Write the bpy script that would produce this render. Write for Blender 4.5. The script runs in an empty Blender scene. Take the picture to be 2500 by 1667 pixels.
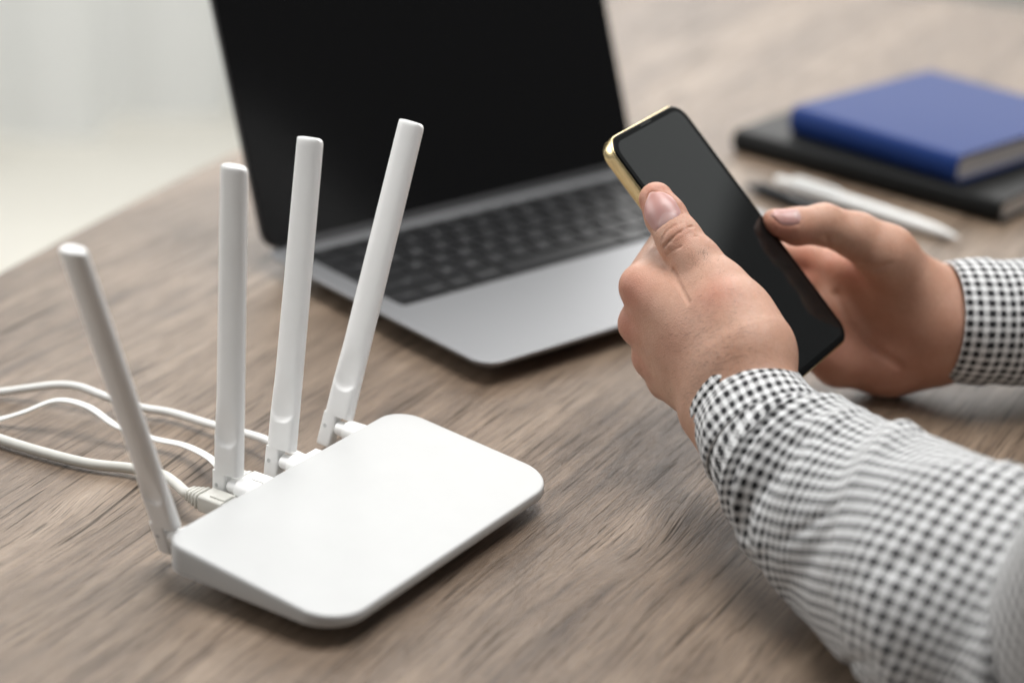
import bpy, math, random
import numpy as np
from mathutils import Matrix, Vector
random.seed(5)
SC = bpy.context.scene
COL = SC.collection

# ---------------------------------------------------------------- camera
FPX, PITCH, ROLL, CAMH = 5006.58, 0.39968, 0.035771, 0.4473      # photograph is 2500 x 1667
CAM = np.array([0, 0, CAMH])
FW = np.array([0, math.cos(PITCH), -math.sin(PITCH)])
_R0 = np.array([1., 0, 0]); _D0 = np.array([0, -math.sin(PITCH), -math.cos(PITCH)])
RT = math.cos(ROLL) * _R0 - math.sin(ROLL) * _D0
DN = math.sin(ROLL) * _R0 + math.cos(ROLL) * _D0
cam = bpy.data.cameras.new('camera'); camo = bpy.data.objects.new('camera', cam); COL.objects.link(camo)
M = Matrix.Identity(4)
for i in range(3):
    M[i][0] = RT[i]; M[i][1] = -DN[i]; M[i][2] = -FW[i]; M[i][3] = CAM[i]
camo.matrix_world = M
cam.sensor_width = 36; cam.lens = 36 * FPX / 2500
cam.clip_start = 0.02; cam.clip_end = 60
cam.dof.use_dof = True; cam.dof.focus_distance = 0.963
cam.dof.aperture_fstop = (cam.lens / 1000) / 0.0218
cam.dof.aperture_blades = 9
SC.camera = camo
SC.view_settings.view_transform = 'Standard'; SC.view_settings.look = 'None'
SC.view_settings.exposure = 0.0; SC.view_settings.gamma = 1.0
SC.cycles.max_bounces = 10; SC.cycles.diffuse_bounces = 4

def ray(u, v): return FW + ((u - 1250) / FPX) * RT + ((v - 833.5) / FPX) * DN
def at(u, v, d): return CAM + d * ray(u, v)                      # survey point: view direction and distance
def on(u, v, z=0.0):                                             # survey point on a level plane
    k = ray(u, v); return CAM + k * ((z - CAM[2]) / k[2])

# ---------------------------------------------------------------- light
world = bpy.data.worlds.new('World'); SC.world = world; world.use_nodes = True
bg = world.node_tree.nodes['Background']
bg.inputs[0].default_value = (0.96, 0.98, 1.0, 1); bg.inputs[1].default_value = 0.125
def area(name, loc, target, sx, sy, power, col):
    l = bpy.data.lights.new(name, 'AREA'); l.shape = 'RECTANGLE'; l.size = sx; l.size_y = sy
    l.energy = power; l.color = col
    o = bpy.data.objects.new(name, l); COL.objects.link(o)
    o.location = loc
    o.rotation_euler = (Vector(target) - Vector(loc)).to_track_quat('-Z', 'Y').to_euler()
    return o
area('window_light', (-0.05, 3.5, 1.35), (0.0, 0.9, 0.0), 3.5, 1.7, 68, (1.0, 0.985, 0.96))
area('ceiling_light', (0.15, 1.20, 2.1), (0.05, 1.0, 0.0), 1.5, 1.1, 60, (1.0, 0.985, 0.965))
area('side_window_light', (-2.3, 1.6, 0.95), (0.05, 1.0, 0.0), 2.4, 1.3, 37, (1.0, 0.99, 0.97))
area('added_reflection_light', (4.0, 3.0, 3.35), (4.0 - 3.0, 3.0 - 1.6, 2.0), 3.4, 1.9, 15, (0.96, 1.0, 0.98))  # added lamp, no window there: gives the upper phone screen its grey reflection
area('curtained_window_light', (-1.3, 5.2, 1.75), (-0.4, 3.0, 0.9), 3.2, 1.8, 74, (1.0, 0.99, 0.97))

# ---------------------------------------------------------------- helpers
def link(name, me, mat=None, parent=None, label=None, cat=None, group=None, kind=None, smooth=True):
    o = bpy.data.objects.new(name, me); COL.objects.link(o)
    if mat and not me.materials: me.materials.append(mat)
    if parent: o.parent = parent
    tag(o, label, cat, group, kind)
    if smooth: me.polygons.foreach_set('use_smooth', [True] * len(me.polygons))
    return o
def tag(o, label=None, cat=None, group=None, kind=None):
    if label: o['label'] = label
    if cat: o['category'] = cat
    if group: o['group'] = group
    if kind: o['kind'] = kind
def empty(name, loc, rz, label, cat, group=None):
    o = bpy.data.objects.new(name, None); COL.objects.link(o)
    o.location = loc; o.rotation_euler = (0, 0, rz); o.empty_display_size = 0.02
    tag(o, label, cat, group); return o
def mesh(verts, faces):
    me = bpy.data.meshes.new('shape')
    me.from_pydata([tuple(map(float, v)) for v in verts], [], [tuple(map(int, f)) for f in faces]); me.update()
    return me
def loft(loops, cap0=True, cap1=True, closed=True):
    n = len(loops[0]); V = [p for l in loops for p in l]; Fs = []
    for i in range(len(loops) - 1):
        for j in range(n if closed else n - 1):
            k = (j + 1) % n
            Fs.append((i * n + j, i * n + k, (i + 1) * n + k, (i + 1) * n + j))
    if cap0: Fs.append(tuple(range(n - 1, -1, -1)))
    if cap1: b = (len(loops) - 1) * n; Fs.append(tuple(range(b, b + n)))
    return V, Fs
def join(*parts):
    V, Fs = [], []
    for v, f in parts:
        b = len(V); V += list(v); Fs += [tuple(i + b for i in q) for q in f]
    return V, Fs
def rrect(w, d, r, seg=8, inset=0.0, cx=0.0, cy=0.0):
    """rounded rectangle, counter-clockwise from the near right corner; r may be 4 radii (front-left, front-right, back-right, back-left)"""
    if not hasattr(r, '__len__'): r = (r,) * 4
    hw, hd = w / 2 - inset, d / 2 - inset; out = []
    for (sx, sy, a0), rr in zip(((-1, -1, 180), (1, -1, 270), (1, 1, 0), (-1, 1, 90)), r):
        rr = max(rr - inset, 1e-5)
        for k in range(seg + 1):
            a = math.radians(a0 + 90 * k / seg)
            out.append((cx + sx * (hw - rr) + rr * math.cos(a), cy + sy * (hd - rr) + rr * math.sin(a)))
    return out
def slab(w, d, r, prof, seg=8, cx=0, cy=0, ztop=None):
    """prof: list of (inset, z); ztop(x,y,z) may bend heights"""
    L = []
    i1, z1 = prof[-1]
    if z1 >= prof[-2][1]: prof = list(prof) + [(i1 + min(0.0006, 0.05 * min(w, d)), z1)]      # keeps the top face truly flat
    for ins, z in prof:
        L.append([(x, y, (ztop(x, y, z) if ztop else z)) for x, y in rrect(w, d, r, seg, ins, cx, cy)])
    return loft(L)
def autosmooth(me, deg=40):
    me.polygons.foreach_set('use_smooth', [True] * len(me.polygons))
    me.set_sharp_from_angle(angle=math.radians(deg))
def part(name, vf, mat, parent=None, deg=40, **kw):
    me = mesh(*vf); o = link(name, me, mat, parent, **kw); autosmooth(me, deg); return o
def catmull(P, n):
    P = [np.array(p, float) for p in P]; P = [2 * P[0] - P[1]] + P + [2 * P[-1] - P[-2]]; out = []
    for i in range(1, len(P) - 2):
        for k in range(n):
            t = k / n; a, b, c, d = P[i - 1:i + 3]
            out.append(0.5 * (2 * b + (c - a) * t + (2 * a - 5 * b + 4 * c - d) * t * t + (3 * b - a - 3 * c + d) * t ** 3))
    out.append(P[-2]); return np.array(out)
def sweep(path, rx, ry=None, seg=14, up=(0, 0, 1), power=2.0):
    ry = ry or rx; L = []; n = len(path)
    for i, p in enumerate(path):
        t = path[min(i + 1, n - 1)] - path[max(i - 1, 0)]; t = t / np.linalg.norm(t)
        s = np.cross(t, up); s /= np.linalg.norm(s); w = np.cross(s, t)
        L.append([p + s * rx * math.copysign(abs(math.cos(a)) ** (2 / power), math.cos(a)) + w * ry * math.copysign(abs(math.sin(a)) ** (2 / power), math.sin(a))
                  for a in [2 * math.pi * k / seg for k in range(seg)]])
    return loft(L)

# ---------------------------------------------------------------- materials
class NT:
    def __init__(s, name):
        s.m = bpy.data.materials.new(name); s.m.use_nodes = True; s.t = s.m.node_tree
        s.b = s.t.nodes['Principled BSDF']
    def n(s, typ, **kw):
        nd = s.t.nodes.new(typ)
        for k, v in kw.items():
            if isinstance(k, str) and k.startswith('i_'): nd.inputs[k[2:].replace('_', ' ')].default_value = v
            else: setattr(nd, k, v)
        return nd
    def l(s, a, b): s.t.links.new(a, b)
    def math(s, op, a, b=None, c=None, clamp=False):
        nd = s.n('ShaderNodeMath', operation=op); nd.use_clamp = clamp
        for i, x in enumerate((a, b, c)):
            if x is None: continue
            if isinstance(x, (int, float)): nd.inputs[i].default_value = x
            else: s.l(x, nd.inputs[i])
        return nd.outputs[0]
    def mix(s, fac, a, b, blend='MIX'):
        nd = s.n('ShaderNodeMix', data_type='RGBA', blend_type=blend)
        for sock, x in ((nd.inputs[0], fac), (nd.inputs[6], a), (nd.inputs[7], b)):
            if isinstance(x, (int, float)): sock.default_value = x
            elif isinstance(x, tuple): sock.default_value = (*x, 1) if len(x) == 3 else x
            else: s.l(x, sock)
        return nd.outputs[2]
    def ramp(s, fac, stops):
        nd = s.n('ShaderNodeValToRGB'); e = nd.color_ramp.elements
        while len(e) < len(stops): e.new(0.5)
        for q, (p, c) in zip(e, stops):
            q.position = p; q.color = (*c, 1) if len(c) == 3 else c
        s.l(fac, nd.inputs[0]); return nd.outputs[0]
    def noise(s, vec, scale, detail=3, rough=0.5, dist=0.0):
        nd = s.n('ShaderNodeTexNoise'); nd.inputs['Scale'].default_value = scale; nd.inputs['Detail'].default_value = detail
        nd.inputs['Roughness'].default_value = rough; nd.inputs['Distortion'].default_value = dist
        s.l(vec, nd.inputs['Vector']); return nd.outputs['Fac']
    def scale(s, vec, x, y, z):
        nd = s.n('ShaderNodeVectorMath', operation='MULTIPLY'); s.l(vec, nd.inputs[0]); nd.inputs[1].default_value = (x, y, z); return nd.outputs[0]
    def bump(s, h, strength, dist):
        nd = s.n('ShaderNodeBump'); nd.inputs['Strength'].default_value = strength; nd.inputs['Distance'].default_value = dist
        s.l(h, nd.inputs['Height']); s.l(nd.outputs[0], s.b.inputs['Normal']); return nd
    def set(s, **kw):
        for k, v in kw.items():
            i = s.b.inputs[k.replace('_', ' ')]
            if isinstance(v, tuple): v = (*v, 1) if len(v) == 3 and i.type == 'RGBA' else v
            i.default_value = v
        return s
def simple(name, col, rough, metal=0.0, spec=0.5, noise=0.0, nscale=300, bump=0.0, **kw):
    t = NT(name); t.set(Base_Color=col, Roughness=rough, Metallic=metal); t.b.inputs['Specular IOR Level'].default_value = spec
    t.set(**kw)
    if noise or bump:
        c = t.n('ShaderNodeTexCoord').outputs['Object']; f = t.noise(c, nscale, 4, 0.6)
        if noise:
            lo = tuple(x * (1 - noise) for x in col); hi = tuple(min(1, x * (1 + noise)) for x in col)
            t.l(t.ramp(f, [(0.3, lo), (0.7, hi)]), t.b.inputs['Base Color'])
        if bump: t.bump(f, bump, 0.0002)
    return t.m

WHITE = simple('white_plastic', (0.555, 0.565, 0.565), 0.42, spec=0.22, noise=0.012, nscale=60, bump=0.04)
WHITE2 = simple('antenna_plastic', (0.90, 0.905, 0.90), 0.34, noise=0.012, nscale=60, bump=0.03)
PIN = simple('pin_plastic', (0.60, 0.61, 0.61), 0.5)
CORDW = simple('white_cable', (0.82, 0.82, 0.80), 0.42, noise=0.03, nscale=120)
CLEAR = simple('clear_plug_plastic', (0.55, 0.55, 0.54), 0.2)
CORDG = simple('grey_cable', (0.64, 0.635, 0.59), 0.45, noise=0.03, nscale=120)
ALU = simple('anodised_aluminium', (0.275, 0.28, 0.29), 0.52, metal=0.8, noise=0.03, nscale=2500, bump=0.02)
ALUD = simple('dark_aluminium', (0.055, 0.055, 0.058), 0.4, metal=0.6)
WELL = simple('keyboard_well', (0.010, 0.010, 0.011), 0.55, spec=0.3)
KEY = simple('key_plastic', (0.013, 0.0135, 0.0148), 0.45, spec=0.28, noise=0.1, nscale=900)
INK = simple('key_print', (0.22, 0.225, 0.23), 0.5)
RUBBER = simple('black_rubber', (0.01, 0.01, 0.01), 0.7)
DISPLAY = simple('display_glass', (0.0045, 0.0045, 0.0048), 0.14, spec=0.28)
GLASS = simple('phone_glass', (0.006, 0.0065, 0.0065), 0.05, spec=0.42)
BEZEL = simple('phone_bezel', (0.002, 0.002, 0.002), 0.2, spec=0.10)
GOLD = simple('gold_metal', (0.80, 0.64, 0.36), 0.26, metal=1.0, noise=0.03, nscale=800)
GOLDG = simple('gold_back_glass', (0.72, 0.55, 0.28), 0.2, metal=0.7)
BLUE = simple('blue_cloth_cover', (0.011, 0.035, 0.155), 0.48, spec=0.14, noise=0.12, nscale=1500, bump=0.2)
BLACKC = simple('black_cover', (0.007, 0.0075, 0.0075), 0.45, spec=0.16, noise=0.15, nscale=1500, bump=0.2)
PAGE = simple('paper_pages', (0.80, 0.76, 0.72), 0.8, noise=0.05, nscale=900)
PENW = simple('white_pen_barrel', (0.85, 0.86, 0.85), 0.25)
PENS = simple('silver_metal', (0.72, 0.72, 0.72), 0.25, metal=1.0)
PENB = simple('dark_pen_barrel', (0.02, 0.022, 0.025), 0.35)

def wood():
    t = NT('brown_wood')
    co = t.n('ShaderNodeTexCoord').outputs['Object']
    sp = t.n('ShaderNodeSeparateXYZ'); t.l(co, sp.inputs[0]); x, y = sp.outputs[0], sp.outputs[1]
    f = y
    for (kx, ky, sx, sy, A) in KNOTS:
        dx = t.math('MULTIPLY', t.math('SUBTRACT', x, kx), 1 / sx); dy = t.math('MULTIPLY', t.math('SUBTRACT', y, ky), 1 / sy)
        r2 = t.math('ADD', t.math('MULTIPLY', dx, dx), t.math('MULTIPLY', dy, dy))
        f = t.math('ADD', f, t.math('MULTIPLY', t.math('POWER', 2.718, t.math('MULTIPLY', r2, -1.0)), A))
    wob = t.noise(t.scale(co, 1.0, 2.2, 1), 3.0, 2, 0.5)
    f = t.math('ADD', f, t.math('MULTIPLY', t.math('SUBTRACT', wob, 0.5), 0.010))
    cb = t.n('ShaderNodeCombineXYZ'); t.l(x, cb.inputs[0]); t.l(f, cb.inputs[1]); p = cb.outputs[0]
    broad = t.noise(t.scale(p, 2.0, 20, 1), 1.0, 4, 0.6)
    mid = t.noise(t.scale(p, 5.5, 125, 1), 1.0, 6, 0.72, 0.1)
    fine = t.noise(t.scale(p, 26, 1300, 1), 1.0, 4, 0.74)
    patch = t.noise(t.scale(p, 26, 75, 1), 1.0, 4, 0.65)
    v = t.math('ADD', t.math('MULTIPLY', broad, 0.40), t.math('MULTIPLY', mid, 0.36))
    v = t.math('ADD', v, t.math('MULTIPLY', patch, 0.24))
    col = t.ramp(v, [(0.36, (0.066, 0.041, 0.025)), (0.44, (0.140, 0.095, 0.062)), (0.53, (0.216, 0.154, 0.106)), (0.62, (0.318, 0.238, 0.172))])
    fr = t.ramp(fine, [(0.37, (0.42, 0.40, 0.385)), (0.45, (0.90, 0.90, 0.90)), (0.55, (1.06, 1.06, 1.06)), (0.66, (1.28, 1.27, 1.26))])
    col = t.mix(1.0, col, fr, 'MULTIPLY')
    # sparse dark cracks along the grain
    cr1 = t.noise(t.scale(p, 15, 620, 1), 1.0, 3, 0.62, 0.2); cr2 = t.noise(t.scale(p, 3.5, 120, 1), 1.0, 3, 0.55, 0.2)
    k1 = t.ramp(cr1, [(0.0, (0.38,) * 3), (0.365, (0.38,) * 3), (0.405, (1, 1, 1))]); k2 = t.ramp(cr2, [(0.0, (0.34,) * 3), (0.315, (0.34,) * 3), (0.345, (1, 1, 1))])
    col = t.mix(1.0, t.mix(1.0, col, k1, 'MULTIPLY'), k2, 'MULTIPLY')
    t.l(col, t.b.inputs['Base Color'])
    sl = t.math('MULTIPLY', t.math('MULTIPLY', k1, k2), 0.8); t.l(sl, t.b.inputs['Specular IOR Level'])
    ro = t.ramp(mid, [(0.3, (0.47,) * 3), (0.7, (0.40,) * 3)]); t.l(ro, t.b.inputs['Roughness'])
    t.b.inputs['Specular IOR Level'].default_value = 0.8
    h = t.math('ADD', t.math('ADD', t.math('MULTIPLY', fine, 0.7), t.math('MULTIPLY', mid, 0.5)), t.math('MULTIPLY', t.math('ADD', k1, k2), 0.22))
    t.bump(h, 0.85, 0.0011)
    return t.m

def gingham(name, P, seed=0.0):
    t = NT(name)
    uv = t.n('ShaderNodeUVMap').outputs[0]
    wob = t.n('ShaderNodeTexNoise'); wob.inputs['Scale'].default_value = 900; t.l(uv, wob.inputs['Vector'])
    w2 = t.n('ShaderNodeVectorMath', operation='MULTIPLY_ADD'); t.l(wob.outputs['Color'], w2.inputs[0]); w2.inputs[1].default_value = (0.0005,) * 3; t.l(uv, w2.inputs[2])
    sp = t.n('ShaderNodeSeparateXYZ'); t.l(w2.outputs[0], sp.inputs[0]); u, v = sp.outputs[0], sp.outputs[1]
    def stripe(x): return t.math('LESS_THAN', t.math('FRACT', t.math('ADD', t.math('MULTIPLY', x, 1 / P), 100.0)), 0.53)
    a, b = stripe(u), stripe(v)
    both = t.math('MULTIPLY', a, b); one = t.math('SUBTRACT', t.math('ADD', a, b), t.math('MULTIPLY', both, 2.0))
    diag = t.math('LESS_THAN', t.math('FRACT', t.math('ADD', t.math('MULTIPLY', t.math('ADD', u, v), 4.4 / P), 100.0)), 0.45)
    fac = t.math('ADD', both, t.math('MULTIPLY', one, diag), clamp=True)
    fz = t.noise(uv, 2600, 2, 0.6)
    wcol = t.ramp(fz, [(0.3, (0.70, 0.71, 0.72)), (0.7, (0.82, 0.83, 0.835))])
    kcol = t.ramp(fz, [(0.3, (0.010, 0.010, 0.012)), (0.7, (0.026, 0.026, 0.029))])
    t.l(t.mix(fac, wcol, kcol), t.b.inputs['Base Color'])
    t.set(Roughness=0.85); t.b.inputs['Specular IOR Level'].default_value = 0.25
    t.b.inputs['Sheen Weight'].default_value = 0.12
    tw = t.n('ShaderNodeTexWave', wave_type='BANDS', bands_direction='DIAGONAL'); tw.inputs['Scale'].default_value = 600; tw.inputs['Distortion'].default_value = 0.5
    t.l(uv, tw.inputs['Vector'])
    t.bump(t.math('ADD', tw.outputs['Fac'], t.math('MULTIPLY', fz, 1.0)), 0.35, 0.00025)
    return t.m

def skin():
    t = NT('skin')
    co = t.n('ShaderNodeTexCoord').outputs['Object']
    at_ = t.n('ShaderNodeAttribute'); at_.attribute_name = 'redness'
    mott = t.noise(co, 70, 4, 0.6); pore = t.noise(co, 900, 3, 0.6)
    base = t.ramp(mott, [(0.30, (0.465, 0.255, 0.175)), (0.70, (0.565, 0.338, 0.245))])
    sp = t.n('ShaderNodeSeparateColor'); t.l(at_.outputs['Color'], sp.inputs[0])
    col = t.mix(sp.outputs[0], base, (0.46, 0.150, 0.098))
    col = t.mix(sp.outputs[1], col, (0.34, 0.195, 0.125))
    col = t.mix(1.0, col, t.ramp(pore, [(0.3, (0.93, 0.92, 0.91)), (0.6, (1.02, 1.02, 1.02))]), 'MULTIPLY')
    t.l(col, t.b.inputs['Base Color'])
    t.set(Roughness=0.47); t.b.inputs['Specular IOR Level'].default_value = 0.42
    t.b.inputs['Subsurface Weight'].default_value = 0.22
    t.b.inputs['Subsurface Radius'].default_value = (1.0, 0.36, 0.2); t.b.inputs['Subsurface Scale'].default_value = 0.0035
    vo = t.n('ShaderNodeTexVoronoi', feature='DISTANCE_TO_EDGE'); vo.inputs['Scale'].default_value = 1100; t.l(t.scale(co, 1, 1, 0.7), vo.inputs['Vector'])
    fold = t.noise(t.scale(co, 1, 1, 1), 330, 4, 0.65)
    hgt = t.math('ADD', t.math('MULTIPLY', vo.outputs['Distance'], 1.2), t.math('MULTIPLY', fold, 0.8))
    t.bump(hgt, 0.45, 0.0005)
    return t.m
def nailmat():
    t = NT('nail')
    uv = t.n('ShaderNodeUVMap').outputs[0]; sp = t.n('ShaderNodeSeparateXYZ'); t.l(uv, sp.inputs[0])
    u, v = sp.outputs[0], sp.outputs[1]         # v: 0 tip .. 1 root, u: -1..1
    d = t.math('ADD', t.math('MULTIPLY', t.math('SUBTRACT', v, 1.12), 1.0), t.math('MULTIPLY', t.math('MULTIPLY', u, u), -0.42))
    lun = t.ramp(t.math('ADD', d, 1.0), [(0.60, (0, 0, 0)), (0.66, (1, 1, 1))])
    base = t.ramp(v, [(0.0, (0.60, 0.38, 0.33)), (0.1, (0.50, 0.265, 0.235)), (0.6, (0.48, 0.27, 0.25))])
    t.l(t.mix(lun, base, (0.51, 0.33, 0.31)), t.b.inputs['Base Color'])
    t.set(Roughness=0.36); t.b.inputs['Subsurface Weight'].default_value = 0.15
    t.b.inputs['Subsurface Scale'].default_value = 0.002; t.b.inputs['Coat Weight'].default_value = 0.08; t.b.inputs['Coat Roughness'].default_value = 0.3
    ri = t.n('ShaderNodeTexWave', wave_type='BANDS', bands_direction='X'); ri.inputs['Scale'].default_value = 6; t.l(uv, ri.inputs['Vector'])
    t.bump(ri.outputs['Fac'], 0.05, 0.0002)
    return t.m

# ================================================================ TABLE
G = np.array([0.465, 0.885, 0]); G /= np.linalg.norm(G); N = np.array([G[1], -G[0], 0])
def tl(p): return float(p @ G), float(p @ N)          # table coordinates: along the grain, across it
kn1, kn2 = tl(on(70, 1330)), tl(on(1575, 1335)); kn3 = tl(on(1180, 1560)); kn4 = tl(on(230, 1190))
# table object has x along G and y along -N (left handed fix: y = cross(z, x))
KNOTS = [(kn1[0], -kn1[1], 0.11, 0.036, 0.013), (kn2[0], -kn2[1], 0.034, 0.014, 0.006), (kn3[0], -kn3[1], 0.09, 0.03, -0.004), (kn4[0], -kn4[1], 0.03, 0.012, -0.004)]
WOOD = wood()
def edge_n(g): return -0.828 + 0.122 * (g - 1.35) ** 2
outline = []
gs = np.linspace(-0.55, 1.86, 40)
for g in gs: outline.append((g, -edge_n(g)))
for a in np.linspace(0, math.pi / 2, 7)[1:]:           # far left corner
    outline.append((1.86 + 0.045 * math.sin(a), -edge_n(1.86) - 0.045 * (1 - math.cos(a))))
for q in (0.6, 0.35): outline.append((1.905, q))
outline += [(1.905, 0.075), (-0.55, 0.075)]
outline = outline[::-1]                                # counter-clockwise
ctr = np.array([0.7, 0.45])
def ring(ins, z): return [(x + (ctr[0] - x) * ins, y + (ctr[1] - y) * ins, z) for x, y in outline]
me_v, me_f = loft([ring(0.01, -0.038), ring(0.002, -0.036), ring(0.0, -0.030), ring(0.0, -0.004), ring(0.0006, -0.0012), ring(0.002, 0.0)])
table = part('table', (me_v, me_f), WOOD, deg=30, label='brown wood grain table top under the router, laptop and hands', cat='table')
table.rotation_euler = (0, 0, math.atan2(G[1], G[0]))

# ================================================================ ROOM SEEN BEHIND
FLOORM = simple('pale_floor', (0.74, 0.72, 0.655), 0.5, noise=0.03, nscale=4)
FZ = -0.74
part('floor', ([(-6, -2, FZ), (6, -2, FZ), (6, 7, FZ), (-6, 7, FZ)], [(0, 1, 2, 3)]), FLOORM, kind='structure')
def curtain():
    p0, p1 = on(-40, 400, FZ), on(600, 258, FZ); d = (p1 - p0); d[2] = 0; Lc = np.linalg.norm(d); d /= Lc; nrm = np.array([-d[1], d[0], 0])
    V, Fs = [], []; NU, NZ = 260, 14
    s0, s1 = -1.2, Lc + 0.35
    for j in range(NZ + 1):
        z = FZ + 0.012 + (2.75) * j / NZ
        for i in range(NU + 1):
            s = s0 + (s1 - s0) * i / NU
            a = 0.055 * math.sin(s * 21 + 0.8 * math.sin(s * 4.1)) + 0.03 * math.sin(s * 9.3 + 1.0) + 0.012 * math.sin(s * 47 + z)
            V.append(p0 + d * s + nrm * (a * (1 - 0.12 * j / NZ) + 0.02) + np.array([0, 0, z - FZ]))
    for j in range(NZ):
        for i in range(NU):
            a = j * (NU + 1) + i; Fs.append((a, a + 1, a + NU + 2, a + NU + 1))
    t = NT('sheer_curtain'); t.set(Base_Color=(0.86, 0.87, 0.86), Roughness=0.9)
    tr = t.n('ShaderNodeBsdfTranslucent'); tr.inputs[0].default_value = (0.8, 0.81, 0.8, 1)
    mx = t.n('ShaderNodeMixShader'); mx.inputs[0].default_value = 0.45
    t.l(t.b.outputs[0], mx.inputs[1]); t.l(tr.outputs[0], mx.inputs[2]); t.l(mx.outputs[0], t.t.nodes['Material Output'].inputs[0])
    part('curtain', (V, Fs), t.m, deg=180, label='pale grey curtain hanging in folds to the floor behind the table', cat='curtain')
curtain()

# ================================================================ ROUTER
ra = 0.996864; RW, RD = 0.1698, 0.0954
rorg = np.array([-0.06708, 0.72140, 0.0]); REX = np.array([math.cos(ra), math.sin(ra), 0]); REY = np.array([-REX[1], REX[0], 0])
router = empty('wifi_router', rorg, ra, 'white flat wireless router with four upright antennas on the wooden table', 'router')
ZB, ZF, ZR = 0.0087, 0.0139, 0.0237
def rtop(x, y, z):
    k = (z - ZB) / (ZF - ZB); yy = y / RD
    return ZB + k * (ZF + (ZR - ZF) * yy - ZB)
RAD = (0.019, 0.020, 0.0155, 0.0105)
prof = [(0.006, ZB + 0.0002), (0.0012, ZB), (0.0003, ZB + 0.0003), (0.0, ZB + 0.0010), (0.0001, ZF - 0.0009), (0.0003, ZF - 0.00045), (0.0006, ZF - 0.00018), (0.0010, ZF - 0.00004), (0.0015, ZF)]
part('shell', slab(RW, RD, RAD, prof, 14, RW / 2, RD / 2, rtop), WHITE, router, deg=28)
base_prof = [(0.020, 0.0012), (0.017, 0.0012), (0.016, 0.003), (0.010, ZB + 0.0004)]
part('base', slab(RW - 0.01, RD - 0.016, 0.02, base_prof, 8, RW / 2, RD / 2 + 0.012), WHITE, router)
for fx in (0.045, RW - 0.045):
    for fy in (0.036, RD - 0.036):
        part('foot', loft([[(fx + 0.004 * math.cos(a), fy + 0.004 * math.sin(a), z) for a in np.linspace(0, 2 * math.pi, 12, endpoint=False)] for z in (0.0002, 0.0014)]), RUBBER, router)

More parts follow.
